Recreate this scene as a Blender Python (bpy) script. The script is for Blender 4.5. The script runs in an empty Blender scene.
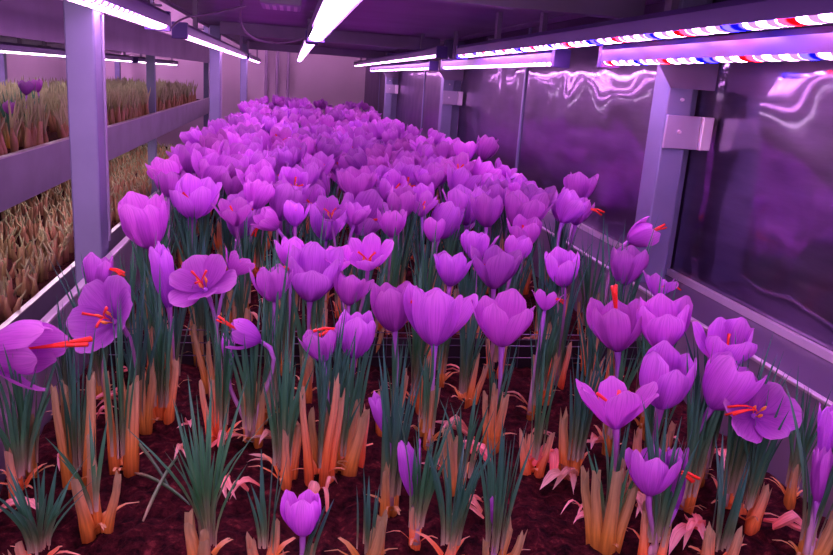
import bpy, bmesh, math, random
from mathutils import Vector, Matrix, noise
C = bpy.context.scene.collection
SC = bpy.context.scene
PI = math.pi
R = random.Random(11)

# ------------------------------------------------------------------ camera
F = 752.0
CAM = Vector((0, 0, 1.2))
SOIL = 0.90
yv = Vector((291-416.5, 74-277.5, F)).normalized()
dv = Vector((209-416.5, 3181-277.5, F)).normalized()
dv = (dv - yv*dv.dot(yv)).normalized()
xv = dv.cross(yv)
def c2w(v):                      # camera axes (right, down, forward) -> world
    return Vector((xv.dot(v), yv.dot(v), -dv.dot(v)))
def at(u, v, z):                 # point of the pixel's ray at height z
    d = c2w(Vector((u-416.5, v-277.5, F)))
    return CAM + d*((z-CAM.z)/d.z)
def depth(p):
    q = p-CAM
    e = Vector((q.x, q.y, -q.z))
    return xv[2]*e.x + yv[2]*e.y + dv[2]*e.z
cam = bpy.data.cameras.new('camera'); cam.sensor_width = 36; cam.lens = 36*F/833
cam.clip_start = 0.01
co = bpy.data.objects.new('camera', cam); C.objects.link(co)
ax = [c2w(Vector((1,0,0))), c2w(Vector((0,-1,0))), c2w(Vector((0,0,-1)))]
M = Matrix([[ax[j][i] for j in range(3)] for i in range(3)]).to_4x4()
M.translation = CAM
co.matrix_world = M
SC.camera = co
SC.view_settings.view_transform = 'Standard'
SC.view_settings.look = 'None'
SC.view_settings.gamma = 1
SC.view_settings.exposure = 0.92
SC.view_settings.use_curve_mapping = False
SC.cycles.use_denoising = True
SC.cycles.max_bounces = 8
SC.cycles.caustics_reflective = False
SC.cycles.caustics_refractive = False

# ------------------------------------------------------------------ materials
def new_mat(name):
    m = bpy.data.materials.new(name); m.use_nodes = True
    nt = m.node_tree
    return m, nt, nt.nodes['Principled BSDF'], nt.nodes['Material Output']
def N(nt, t, **k):
    n = nt.nodes.new(t)
    for a, b in k.items(): setattr(n, a, b)
    return n
def ramp(nt, fac, stops):
    r = N(nt, 'ShaderNodeValToRGB')
    e = r.color_ramp.elements
    while len(e) < len(stops): e.new(0.5)
    for i, (p, c) in enumerate(stops):
        e[i].position = p; e[i].color = (*c, 1)
    nt.links.new(fac, r.inputs[0])
    return r.outputs[0]
def plain(name, col, rough=0.5, metal=0.0, nscale=0, namt=0.15, bump=0.0):
    m, nt, b, o = new_mat(name)
    b.inputs['Roughness'].default_value = rough
    b.inputs['Metallic'].default_value = metal
    b.inputs['Base Color'].default_value = (*col, 1)
    if nscale:
        tc = N(nt, 'ShaderNodeTexCoord')
        n = N(nt, 'ShaderNodeTexNoise'); n.inputs['Scale'].default_value = nscale; n.inputs['Detail'].default_value = 5
        nt.links.new(tc.outputs['Object'], n.inputs['Vector'])
        c = ramp(nt, n.outputs['Fac'], [(0.3, tuple(x*(1-namt) for x in col)), (0.7, tuple(min(1, x*(1+namt)) for x in col))])
        nt.links.new(c, b.inputs['Base Color'])
        if bump:
            bp = N(nt, 'ShaderNodeBump'); bp.inputs['Strength'].default_value = bump; bp.inputs['Distance'].default_value = 0.01
            nt.links.new(n.outputs['Fac'], bp.inputs['Height']); nt.links.new(bp.outputs[0], b.inputs['Normal'])
    return m
def petal_mat():
    m, nt, b, o = new_mat('petal_violet')
    uv = N(nt, 'ShaderNodeUVMap'); uv.uv_map = 'UVMap'
    sp = N(nt, 'ShaderNodeSeparateXYZ'); nt.links.new(uv.outputs[0], sp.inputs[0])
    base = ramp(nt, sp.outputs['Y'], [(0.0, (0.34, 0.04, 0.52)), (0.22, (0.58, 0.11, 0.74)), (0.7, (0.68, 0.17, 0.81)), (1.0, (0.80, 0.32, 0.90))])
    # veins fan along the petal
    nz = N(nt, 'ShaderNodeTexNoise'); nz.inputs['Scale'].default_value = 1.0; nz.inputs['Detail'].default_value = 3
    mp = N(nt, 'ShaderNodeMapping'); mp.inputs['Scale'].default_value = (26, 1.6, 1)
    nt.links.new(uv.outputs[0], mp.inputs[0]); nt.links.new(mp.outputs[0], nz.inputs['Vector'])
    vr = ramp(nt, nz.outputs['Fac'], [(0.38, (0.55, 0.42, 0.68)), (0.56, (1, 1, 1))])
    mx = N(nt, 'ShaderNodeMix', data_type='RGBA', blend_type='MULTIPLY'); mx.inputs[0].default_value = 0.45
    nt.links.new(base, mx.inputs[6]); nt.links.new(vr, mx.inputs[7])
    oi = N(nt, 'ShaderNodeObjectInfo')
    hs = N(nt, 'ShaderNodeHueSaturation')
    mr = N(nt, 'ShaderNodeMapRange'); mr.inputs[3].default_value = 0.482; mr.inputs[4].default_value = 0.512
    nt.links.new(oi.outputs['Random'], mr.inputs[0]); nt.links.new(mr.outputs[0], hs.inputs['Hue'])
    m2 = N(nt, 'ShaderNodeMath', operation='MULTIPLY'); m2.inputs[1].default_value = 7.31
    m3 = N(nt, 'ShaderNodeMath', operation='FRACT'); nt.links.new(oi.outputs['Random'], m2.inputs[0]); nt.links.new(m2.outputs[0], m3.inputs[0])
    mr2 = N(nt, 'ShaderNodeMapRange'); mr2.inputs[3].default_value = 0.66; mr2.inputs[4].default_value = 1.16
    nt.links.new(m3.outputs[0], mr2.inputs[0]); nt.links.new(mr2.outputs[0], hs.inputs['Value'])
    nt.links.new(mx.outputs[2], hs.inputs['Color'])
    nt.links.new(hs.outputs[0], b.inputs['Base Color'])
    b.inputs['Roughness'].default_value = 0.55
    b.inputs['Specular IOR Level'].default_value = 0.25
    tr = N(nt, 'ShaderNodeBsdfTranslucent'); nt.links.new(hs.outputs[0], tr.inputs['Color'])
    ms = N(nt, 'ShaderNodeMixShader'); ms.inputs[0].default_value = 0.42
    nt.links.new(b.outputs[0], ms.inputs[1]); nt.links.new(tr.outputs[0], ms.inputs[2]); nt.links.new(ms.outputs[0], o.inputs[0])
    return m
def blade_mat(name, stops, rough=0.4, transl=0.15, streak=18):
    """UV.y runs up the blade or sheath; stops colour it along its length."""
    m, nt, b, o = new_mat(name)
    uv = N(nt, 'ShaderNodeUVMap'); uv.uv_map = 'UVMap'
    sp = N(nt, 'ShaderNodeSeparateXYZ'); nt.links.new(uv.outputs[0], sp.inputs[0])
    base = ramp(nt, sp.outputs['Y'], stops)
    nz = N(nt, 'ShaderNodeTexNoise'); nz.inputs['Scale'].default_value = 1.0
    mp = N(nt, 'ShaderNodeMapping'); mp.inputs['Scale'].default_value = (streak, 2, 1)
    nt.links.new(uv.outputs[0], mp.inputs[0]); nt.links.new(mp.outputs[0], nz.inputs['Vector'])
    vr = ramp(nt, nz.outputs['Fac'], [(0.35, (0.62, 0.55, 0.55)), (0.65, (1.1, 1.1, 1.1))])
    mx = N(nt, 'ShaderNodeMix', data_type='RGBA', blend_type='MULTIPLY'); mx.inputs[0].default_value = 0.7
    nt.links.new(base, mx.inputs[6]); nt.links.new(vr, mx.inputs[7])
    oi = N(nt, 'ShaderNodeObjectInfo')
    hs = N(nt, 'ShaderNodeHueSaturation')
    mr = N(nt, 'ShaderNodeMapRange'); mr.inputs[3].default_value = 0.475; mr.inputs[4].default_value = 0.525
    nt.links.new(oi.outputs['Random'], mr.inputs[0]); nt.links.new(mr.outputs[0], hs.inputs['Hue'])
    mr2 = N(nt, 'ShaderNodeMapRange'); mr2.inputs[3].default_value = 1.4; mr2.inputs[4].default_value = 0.85
    nt.links.new(oi.outputs['Random'], mr2.inputs[0]); nt.links.new(mr2.outputs[0], hs.inputs['Value'])
    nt.links.new(mx.outputs[2], hs.inputs['Color']); nt.links.new(hs.outputs[0], b.inputs['Base Color'])
    b.inputs['Roughness'].default_value = rough
    if transl:
        tr = N(nt, 'ShaderNodeBsdfTranslucent'); nt.links.new(hs.outputs[0], tr.inputs['Color'])
        ms = N(nt, 'ShaderNodeMixShader'); ms.inputs[0].default_value = transl
        nt.links.new(b.outputs[0], ms.inputs[1]); nt.links.new(tr.outputs[0], ms.inputs[2]); nt.links.new(ms.outputs[0], o.inputs[0])
    return m
def steel_sheet(name, col, rough, wave, scale, streak=(0.8, 0.8, 6), sharp=0.1):
    m, nt, b, o = new_mat(name)
    b.inputs['Metallic'].default_value = 1.0
    tc = N(nt, 'ShaderNodeTexCoord')
    n1 = N(nt, 'ShaderNodeTexNoise'); n1.inputs['Scale'].default_value = scale; n1.inputs['Detail'].default_value = 1
    nt.links.new(tc.outputs['Object'], n1.inputs['Vector'])
    n2 = N(nt, 'ShaderNodeTexNoise'); n2.inputs['Scale'].default_value = 9; n2.inputs['Detail'].default_value = 6; n2.inputs['Roughness'].default_value = 0.65
    mp = N(nt, 'ShaderNodeMapping'); mp.inputs['Scale'].default_value = streak
    nt.links.new(tc.outputs['Object'], mp.inputs[0]); nt.links.new(mp.outputs[0], n2.inputs['Vector'])
    c = ramp(nt, n2.outputs['Fac'], [(0.3, tuple(x*0.72 for x in col)), (0.7, col)])
    nt.links.new(c, b.inputs['Base Color'])
    rr = N(nt, 'ShaderNodeMapRange'); rr.inputs[3].default_value = rough*0.75; rr.inputs[4].default_value = rough*1.3
    nt.links.new(n2.outputs['Fac'], rr.inputs[0]); nt.links.new(rr.outputs[0], b.inputs['Roughness'])
    bp = N(nt, 'ShaderNodeBump'); bp.inputs['Strength'].default_value = wave; bp.inputs['Distance'].default_value = 0.02
    nt.links.new(n1.outputs['Fac'], bp.inputs['Height']); nt.links.new(bp.outputs[0], b.inputs['Normal'])
    gl = N(nt, 'ShaderNodeBsdfGlossy'); gl.inputs['Roughness'].default_value = sharp
    nt.links.new(c, gl.inputs['Color']); nt.links.new(bp.outputs[0], gl.inputs['Normal'])
    ms = N(nt, 'ShaderNodeMixShader'); ms.inputs[0].default_value = 0.55
    nt.links.new(b.outputs[0], ms.inputs[1]); nt.links.new(gl.outputs[0], ms.inputs[2]); nt.links.new(ms.outputs[0], o.inputs[0])
    return m
def led_mat(name, k, mix=True, tint=(1.0, .40, .97)):
    """diode board: runs of white, red and blue chips along the strip (object Y)."""
    m, nt, b, o = new_mat(name)
    nt.nodes.remove(b)
    em = N(nt, 'ShaderNodeEmission')
    tc = N(nt, 'ShaderNodeTexCoord'); sp = N(nt, 'ShaderNodeSeparateXYZ'); nt.links.new(tc.outputs['Object'], sp.inputs[0])
    a = N(nt, 'ShaderNodeMath', operation='MULTIPLY'); a.inputs[1].default_value = 1/0.30; nt.links.new(sp.outputs['Y'], a.inputs[0])
    f = N(nt, 'ShaderNodeMath', operation='FRACT'); nt.links.new(a.outputs[0], f.inputs[0])
    r = N(nt, 'ShaderNodeValToRGB'); r.color_ramp.interpolation = 'CONSTANT'
    W, RD, BL = (0.97, 0.42, 1.0), (1.0, 0.004, 0.014), (0.010, 0.006, 1.0)
    st = [(0, W), (.20, RD), (.27, W), (.42, BL), (.53, W), (.72, RD), (.80, W), (.93, BL)] if mix else [(0, tint), (.5, tint)]
    e = r.color_ramp.elements
    while len(e) < len(st): e.new(0.5)
    for i, (p, c) in enumerate(st):
        e[i].position = p; e[i].color = (*c, 1)
    nt.links.new(f.outputs[0], r.inputs[0])
    # single chips: brighter spots 12 mm apart
    a2 = N(nt, 'ShaderNodeMath', operation='MULTIPLY'); a2.inputs[1].default_value = 2*PI/0.024; nt.links.new(sp.outputs['Y'], a2.inputs[0])
    s = N(nt, 'ShaderNodeMath', operation='SINE'); nt.links.new(a2.outputs[0], s.inputs[0])
    mr = N(nt, 'ShaderNodeMapRange'); mr.inputs[1].default_value = -0.35; mr.inputs[2].default_value = 0.5
    mr.inputs[3].default_value = 0.030*k; mr.inputs[4].default_value = 1.5*k
    nt.links.new(s.outputs[0], mr.inputs[0])
    nt.links.new(r.outputs[0], em.inputs[0]); nt.links.new(mr.outputs[0], em.inputs[1]); nt.links.new(em.outputs[0], o.inputs[0])
    return m
PETAL = petal_mat()
LEAF = blade_mat('leaf_green', [(0, (0.55, 0.50, 0.32)), (0.22, (0.15, 0.26, 0.10)), (0.45, (0.05, 0.23, 0.10)), (1, (0.045, 0.22, 0.14))], 0.38, 0.12, 6)
SHEATH = blade_mat('papery_sheath', [(0, (0.52, 0.13, 0.02)), (0.3, (0.90, 0.38, 0.07)), (0.62, (0.82, 0.50, 0.20)), (1, (0.50, 0.46, 0.22))], 0.45, 0.3, 14)
HUSK = blade_mat('dry_husk', [(0, (0.70, 0.22, 0.11)), (0.5, (0.82, 0.46, 0.32)), (1, (0.88, 0.62, 0.5))], 0.55, 0.3, 12)
STALK = blade_mat('pale_violet_tube', [(0, (0.72, 0.62, 0.58)), (0.5, (0.55, 0.34, 0.62)), (1, (0.42, 0.10, 0.60))], 0.45, 0.25, 4)
STIG = plain('stigma_red', (0.80, 0.035, 0.012), 0.45)
STAM = plain('anther_yellow', (0.95, 0.42, 0.04), 0.55)
SHOOT = blade_mat('shoot_sheath', [(0, (0.40, 0.24, 0.12)), (0.35, (0.62, 0.50, 0.30)), (1, (0.78, 0.74, 0.54))], 0.5, 0.2, 7)
SHOOTL = blade_mat('shoot_leaf', [(0, (0.40, 0.40, 0.20)), (0.3, (0.09, 0.22, 0.08)), (1, (0.03, 0.14, 0.06))], 0.4, 0.1, 5)
POST = plain('painted_steel', (0.19, 0.21, 0.34), 0.42, 0.3, 14, 0.10)
EDGE = plain('pale_edge_steel', (0.34, 0.34, 0.46), 0.4, 0.4)  # lighter steel tone for the post flange
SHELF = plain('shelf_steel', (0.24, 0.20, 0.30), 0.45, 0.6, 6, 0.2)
LEDGE = plain('ledge_steel', (0.10, 0.08, 0.14), 0.45, 0.5, 8, 0.15)
TRAY = plain('tray_steel', (0.40, 0.38, 0.50), 0.38, 0.5, 10, 0.14)
LIP = plain('lip_steel', (0.78, 0.74, 0.80), 0.30, 0.6)
BLACK = plain('black_plastic', (0.012, 0.010, 0.014), 0.5)
WIRE = plain('wire', (0.16, 0.14, 0.20), 0.4, 0.7)
HOUSE = plain('lamp_housing', (0.13, 0.08, 0.30), 0.30, 0.2)
CAP = plain('lamp_cap', (0.10, 0.06, 0.30), 0.4)
CABLE = plain('cable_grey', (0.34, 0.27, 0.40), 0.5)
WALLR = steel_sheet('wall_stainless', (0.31, 0.25, 0.40), 0.40, 0.42, 8, sharp=0.07)
WALLP = plain('pale_panel', (0.62, 0.55, 0.60), 0.5, 0.0, 3, 0.08)
FLOORM = plain('floor_concrete', (0.12, 0.10, 0.12), 0.7, 0, 5, 0.2)
LED = led_mat('led_mixed', 16.0)
LEDW = led_mat('led_pinkwhite', 13.5, False)
LEDFILL = led_mat('led_unseen_fill', 180.0, False)  # strong emission for the added lamps out of view
LEDS = led_mat('led_soft', 9.0, False, (1.0, .72, .90))
LEDL = led_mat('led_lower_fill', 15.0, False, (1.0, .70, .88))  # for the hidden lamps added above the lower left tray
def soil_mat():
    m, nt, b, o = new_mat('dark_soil')
    tc = N(nt, 'ShaderNodeTexCoord')
    n = N(nt, 'ShaderNodeTexNoise'); n.inputs['Scale'].default_value = 120; n.inputs['Detail'].default_value = 8; n.inputs['Roughness'].default_value = 0.7
    nt.links.new(tc.outputs['Object'], n.inputs['Vector'])
    c = ramp(nt, n.outputs['Fac'], [(0.38, (0.008, 0.002, 0.003)), (0.56, (0.055, 0.009, 0.011)), (0.70, (0.18, 0.035, 0.034))])
    nt.links.new(c, b.inputs['Base Color']); b.inputs['Roughness'].default_value = 0.95; b.inputs['Specular IOR Level'].default_value = 0.08
    bp = N(nt, 'ShaderNodeBump'); bp.inputs['Strength'].default_value = 0.9; bp.inputs['Distance'].default_value = 0.006
    nt.links.new(n.outputs['Fac'], bp.inputs['Height']); nt.links.new(bp.outputs[0], b.inputs['Normal'])
    return m
SOILM = soil_mat()

# ------------------------------------------------------------------ object helpers
def link(name, me, parent=None, loc=None):
    o = bpy.data.objects.new(name, me); C.objects.link(o)
    if parent is not None: o.parent = parent
    if loc is not None: o.location = loc
    return o
def tag(o, label=None, cat=None, group=None, kind=None):
    if label: o['label'] = label
    if cat: o['category'] = cat
    if group: o['group'] = group
    if kind: o['kind'] = kind
    return o
def thing(name, label, cat, loc=(0, 0, 0), group=None):
    return tag(link(name, None, None, loc), label, cat, group)
def mesh(name, bm, mat, smooth=False):
    me = bpy.data.meshes.new(name); bm.to_mesh(me); bm.free()
    me.materials.append(mat)
    if smooth:
        for p in me.polygons: p.use_smooth = True
    return me
def box(bm, x0, x1, y0, y1, z0, z1, bev=0.0):
    vs = [bm.verts.new((x, y, z)) for x in (x0, x1) for y in (y0, y1) for z in (z0, z1)]
    fs = [bm.faces.new([vs[i] for i in q]) for q in ((0, 1, 3, 2), (4, 6, 7, 5), (0, 4, 5, 1), (2, 3, 7, 6), (0, 2, 6, 4), (1, 5, 7, 3))]
    if bev:
        ed = list({e for f in fs for e in f.edges})
        bmesh.ops.bevel(bm, geom=ed, offset=bev, segments=2, affect='EDGES', profile=0.5)
def boxm(name, mat, *b, bev=0.0):
    bm = bmesh.new()
    for q in b: box(bm, *q, bev=bev)
    bmesh.ops.recalc_face_normals(bm, faces=bm.faces)
    return mesh(name, bm, mat)
def tube(bm, pts, rad, seg=6, uvl=None, closed_ends=True, jag=None):
    """sweep along points; rad is a list; UV.y runs along"""
    rings = []; n = len(pts)
    for i, p in enumerate(pts):
        t = (pts[min(i+1, n-1)]-pts[max(i-1, 0)]).normalized()
        a = Vector((1, 0, 0)) if abs(t.x) < 0.8 else Vector((0, 1, 0))
        s = t.cross(a).normalized(); q = t.cross(s)
        ring = []
        for k in range(seg):
            w = 2*PI*k/seg
            e = t*(jag[k] if jag and i == n-1 else 0)
            ring.append(bm.verts.new(p + (s*math.cos(w)+q*math.sin(w))*rad[i] + e))
        rings.append(ring)
    for i in range(n-1):
        for k in range(seg):
            f = bm.faces.new((rings[i][k], rings[i][(k+1) % seg], rings[i+1][(k+1) % seg], rings[i+1][k]))
            if uvl:
                for l, (uu, vv) in zip(f.loops, ((k, i), (k+1, i), (k+1, i+1), (k, i+1))): l[uvl].uv = (uu/seg, vv/(n-1))
    if closed_ends:
        for r in (rings[0][::-1], rings[-1]):
            f = bm.faces.new(r)
            if uvl:
                for l in f.loops: l[uvl].uv = (0.5, 0 if r is not rings[-1] else 1)
def bez(p0, p1, p2, p3, n):
    return [p0*(1-t)**3 + p1*3*t*(1-t)**2 + p2*3*t*t*(1-t) + p3*t**3 for t in [i/(n-1) for i in range(n)]]

# ------------------------------------------------------------------ crocus pieces
PROF = {
 'bud':    (0.042, 0.0050, [(0, 16), (.4, 5), (1, -7)]),
 'goblet': (0.049, 0.0130, [(0, 58), (.25, 30), (.6, 4), (1, -20)]),
 'cup':    (0.050, 0.0145, [(0, 60), (.22, 34), (.6, 9), (1, -3)]),
 'open':   (0.050, 0.0130, [(0, 58), (.3, 38), (.7, 24), (1, 26)]),
 'wide':   (0.044, 0.0182, [(0, 64), (.3, 63), (.7, 56), (1, 62)]),
}
def interp(pr, t):
    for (a, x), (b, y) in zip(pr, pr[1:]):
        if t <= b: return x+(y-x)*(t-a)/(b-a)
    return pr[-1][1]
def flower_mesh(kind, seed):
    rr = random.Random(seed*7+len(kind)*31)
    L, W, pr = PROF[kind]
    bm = bmesh.new(); uvl = bm.loops.layers.uv.new('UVMap')
    n, cols = 10, 6
    rmax = 0; zmax = 0
    for k in range(6):
        inner = k % 2
        az = k*PI/3 + rr.uniform(-.12, .12)
        Lk = L*(0.94 if inner else 1.0)*rr.uniform(.93, 1.05)
        Wk = W*(0.92 if inner else 1.0)*rr.uniform(.92, 1.06)
        dth = rr.uniform(-9, 9) + (-4 if inner else 2)
        if kind in ('cup', 'open', 'goblet') and rr.random() < .28: dth += rr.uniform(7, 20)
        tw = rr.uniform(-.38, .38)
        ca, sa = math.cos(az), math.sin(az)
        r, z = 0.0022, 0.0
        rows = []
        for i in range(n+1):
            t = i/n
            th = math.radians(interp(pr, t)+dth*min(1, t*2.2))
            w = Wk*((t**0.80)*((1.0-t*0.997)**0.36)*2.05 + 0.16*(1-t))
            Rc = max(r*1.15, 0.0105)
            row = []
            for j in range(cols+1):
                s = -1+2*j/cols
                ph = max(-1.35, min(1.35, s*w/Rc))
                ot = Rc*math.sin(ph); inn = Rc*(1-math.cos(ph))
                edge = 0.0011*s*s*math.sin(t*9+az*3+s*2)*t
                pr_ = r - math.cos(th)*(inn-edge) + tw*ot*0.12
                pz = z + math.sin(th)*(inn-edge)*0.7 + tw*ot*0.3*t
                zz = pz - 0.0016*(abs(s)**3)*t
                row.append(bm.verts.new((ca*pr_-sa*ot, sa*pr_+ca*ot, zz)))
            rows.append(row)
            rmax = max(rmax, r); zmax = max(zmax, z)
            r += math.sin(th)*Lk/n; z += math.cos(th)*Lk/n
        for i in range(n):
            for j in range(cols):
                f = bm.faces.new((rows[i][j], rows[i][j+1], rows[i+1][j+1], rows[i+1][j]))
                for l, (a, b) in zip(f.loops, ((j, i), (j+1, i), (j+1, i+1), (j, i+1))): l[uvl].uv = (a/cols + k*1.7 + seed*3.1, b/n)
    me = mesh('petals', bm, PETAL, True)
    return me, 2*max(max(math.hypot(v.co.x, v.co.y) for v in me.vertices), 0.0065)*0.86, zmax
AIM = {}
def stigma_mesh(seed, droop):
    rr = random.Random(seed+90)
    bm = bmesh.new()
    a0 = rr.uniform(0, 6.28)
    for k in range(3):
        a = a0 + (rr.uniform(-.35, .35) if droop else k*2.1+rr.uniform(-.3, .3))
        d = Vector((math.cos(a), math.sin(a), 0))
        p0 = Vector((0, 0, .006))
        if droop == 2:
            p3 = d*rr.uniform(.004, .011)+Vector((0, 0, rr.uniform(.054, .064)))
            pts = bez(p0, p0+Vector((0, 0, .018)), d*.003+Vector((0, 0, .036)), p3, 7)
        elif droop:
            p3 = d*rr.uniform(.030, .040)+Vector((0, 0, rr.uniform(.016, .030)))
            pts = bez(p0, p0+Vector((0, 0, .014)), d*.018+Vector((0, 0, .034)), p3, 7)
        else:
            p3 = d*rr.uniform(.006, .014)+Vector((0, 0, rr.uniform(.022, .031)))
            pts = bez(p0, p0+Vector((0, 0, .012)), d*.002+Vector((0, 0, .018)), p3, 7)
        tube(bm, pts, [.0005, .0005, .0006, .0008, .0010, .0013, .0015], 5)
    me = mesh('stigma', bm, STIG, True); AIM[me.name] = a0
    return me
def stamen_mesh():
    bm = bmesh.new()
    for k in range(3):
        a = k*2.1+.6
        d = Vector((math.cos(a), math.sin(a), 0))
        pts = [d*.002+Vector((0, 0, .004)), d*.004+Vector((0, 0, .010)), d*.005+Vector((0, 0, .012)), d*.0055+Vector((0, 0, .016)), d*.006+Vector((0, 0, .020))]
        tube(bm, pts, [.0005, .0006, .0016, .0017, .0006], 5)
    return mesh('stamen', bm, STAM, True)
FL = {k: [flower_mesh(k, s) for s in range(5)] for k in PROF}
ST = [stigma_mesh(s, False) for s in range(3)]
STD = [stigma_mesh(s+20, True) for s in range(3)]
STL = [stigma_mesh(s+40, 2) for s in range(3)]
SM = stamen_mesh()
def tuft_mesh(rr, n, length, spread, width, lean=(0, 0), z0=0.012):
    bm = bmesh.new(); uvl = bm.loops.layers.uv.new('UVMap')
    for k in range(n):
        a = rr.uniform(0, 2*PI); rad = rr.uniform(0, .007)
        p0 = Vector((math.cos(a)*rad, math.sin(a)*rad, z0))
        L = length*rr.uniform(.6, 1.08)
        out = spread*rr.uniform(.1, 1.0)
        d = Vector((math.cos(a)*out+lean[0], math.sin(a)*out+lean[1], 1)).normalized()
        p3 = p0 + d*L + Vector((math.cos(a), math.sin(a), -.4))*L*out*rr.uniform(0, .5)
        pts = bez(p0, p0+Vector((0, 0, L*.33))+Vector((lean[0], lean[1], 0))*L*.2, p0+d*L*.7, p3, 8)
        fa = rr.uniform(0, PI); side = Vector((math.cos(fa), math.sin(fa), 0))
        nrm = side.cross(d).normalized()
        rows = []
        for i, p in enumerate(pts):
            t = i/7
            w = width*rr.uniform(.97, 1.03)*(0.75+.25*math.sin(PI*min(1, t*1.2)))*(1 if t < .6 else max(.05, 1-((t-.6)/.4)**1.6))
            rows.append([bm.verts.new(p-side*w+nrm*w*.55), bm.verts.new(p), bm.verts.new(p+side*w+nrm*w*.55)])
        for i in range(7):
            for j in range(2):
                f = bm.faces.new((rows[i][j], rows[i][j+1], rows[i+1][j+1], rows[i+1][j]))
                for l, (x, y) in zip(f.loops, ((j, i), (j+1, i), (j+1, i+1), (j, i+1))): l[uvl].uv = (x/2+k*.37, y/7)
    return mesh('leaves', bm, LEAF, True)
def sheath_mesh(rr, n, height, rad):
    bm = bmesh.new(); uvl = bm.loops.layers.uv.new('UVMap')
    for k in range(n):
        a = rr.uniform(0, 6.28); o = .0 if n == 1 else rr.uniform(.004, .009)
        b = Vector((math.cos(a)*o, math.sin(a)*o, -.008))
        h = height*rr.uniform(.75, 1.1); r = rad*rr.uniform(.8, 1.15)
        top = b+Vector((math.cos(a)*o*.8+rr.uniform(-.004, .004), math.sin(a)*o*.8+rr.uniform(-.004, .004), h+.008))
        pts = bez(b, b+Vector((0, 0, h*.4)), top-Vector((0, 0, h*.3)), top, 6)
        tube(bm, pts, [r*1.25, r*1.35, r*1.1, r*.95, r*.85, r*.8], 8, uvl, False, [rr.uniform(-.004, .009) for _ in range(8)])
    # torn papery scraps peeling off at the base
    for k in range(rr.randint(3, 6)):
        a = rr.uniform(0, 6.28); d = Vector((math.cos(a), math.sin(a), 0)); s = Vector((-d.y, d.x, 0))
        L = rr.uniform(.014, .038); w = rr.uniform(.0012, .0035)
        p0 = d*rad*1.1; rows = []
        for i in range(5):
            t = i/4
            p = p0+d*L*t*rr.uniform(.5, .7)+Vector((0, 0, .002+L*(t*.8-.5*t*t)))
            ww = w*(1-t*.85)
            rows.append((bm.verts.new(p-s*ww), bm.verts.new(p+s*ww)))
        for i in range(4):
            f = bm.faces.new((rows[i][0], rows[i][1], rows[i+1][1], rows[i+1][0]))
            for l, (x, y) in zip(f.loops, ((0, i), (1, i), (1, i+1), (0, i+1))): l[uvl].uv = (x*.3, .2+y*.15)
    return mesh('sheath', bm, SHEATH, True)
TUFTS = [tuft_mesh(random.Random(50+s), 17, .128, .22, .0016) for s in range(8)]
TUFTS_FAR = [tuft_mesh(random.Random(70+s), 10, .125, .24, .0021) for s in range(5)]
SHEATHS = [sheath_mesh(random.Random(150+s), 2+s % 3, .045, .0034) for s in range(6)]
UP = Vector((0, 0, 1))
def add_bloom(root, base, centre, axis, kind, scale, rr, stig=None, detail=2, seed=None):
    """flower on its tube, parented to the plant; stigma and stamens are sub-parts"""
    me, spread, hgt = FL[kind][rr.randrange(5) if seed is None else seed % 5]
    q = axis.to_track_quat('Z', 'Y').to_matrix() @ Matrix.Rotation(rr.uniform(0, 6.28), 3, 'Z')
    fb = centre - axis*hgt*scale*.47
    mw = Matrix.LocRotScale(fb-base, q.to_quaternion(), Vector((scale,)*3))
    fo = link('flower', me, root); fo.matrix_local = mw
    if detail >= 2 and kind != 'bud':
        if stig == 'long':
            link('stigma', rr.choice(STL), fo)
        elif stig:
            sm = rr.choice(STD)
            so_ = link('stigma', sm, fo)
            side = -1 if stig == 'droop_left' else 1
            lv = q.transposed() @ Vector((side, -.25, 0))       # the threads hang out over that side
            so_.rotation_euler.z = math.atan2(lv.y, lv.x)-AIM[sm.name]
        else:
            link('stigma', rr.choice(ST), fo)
        if kind in ('open', 'wide', 'cup'): link('stamen', SM, fo)
    bm = bmesh.new(); uvl = bm.loops.layers.uv.new('UVMap')
    p0 = Vector((rr.uniform(-.003, .003), rr.uniform(-.003, .003), .0)); p3 = fb-base
    k = max(.015, p3.z*.45)
    pts = bez(p0, p0+UP*k, p3-axis*min(.03, p3.length*.35), p3+axis*.002*scale, 8)
    tube(bm, pts, [.0026, .0024, .0021, .0019, .0018, .0019, .0022, .0030*min(1.2, scale)], 6, uvl)
    link('flower_stalk', mesh('stalk', bm, STALK, True), root)
    return fo
PLANTS = []      # (x, y)
COUNT = [0]
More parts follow.
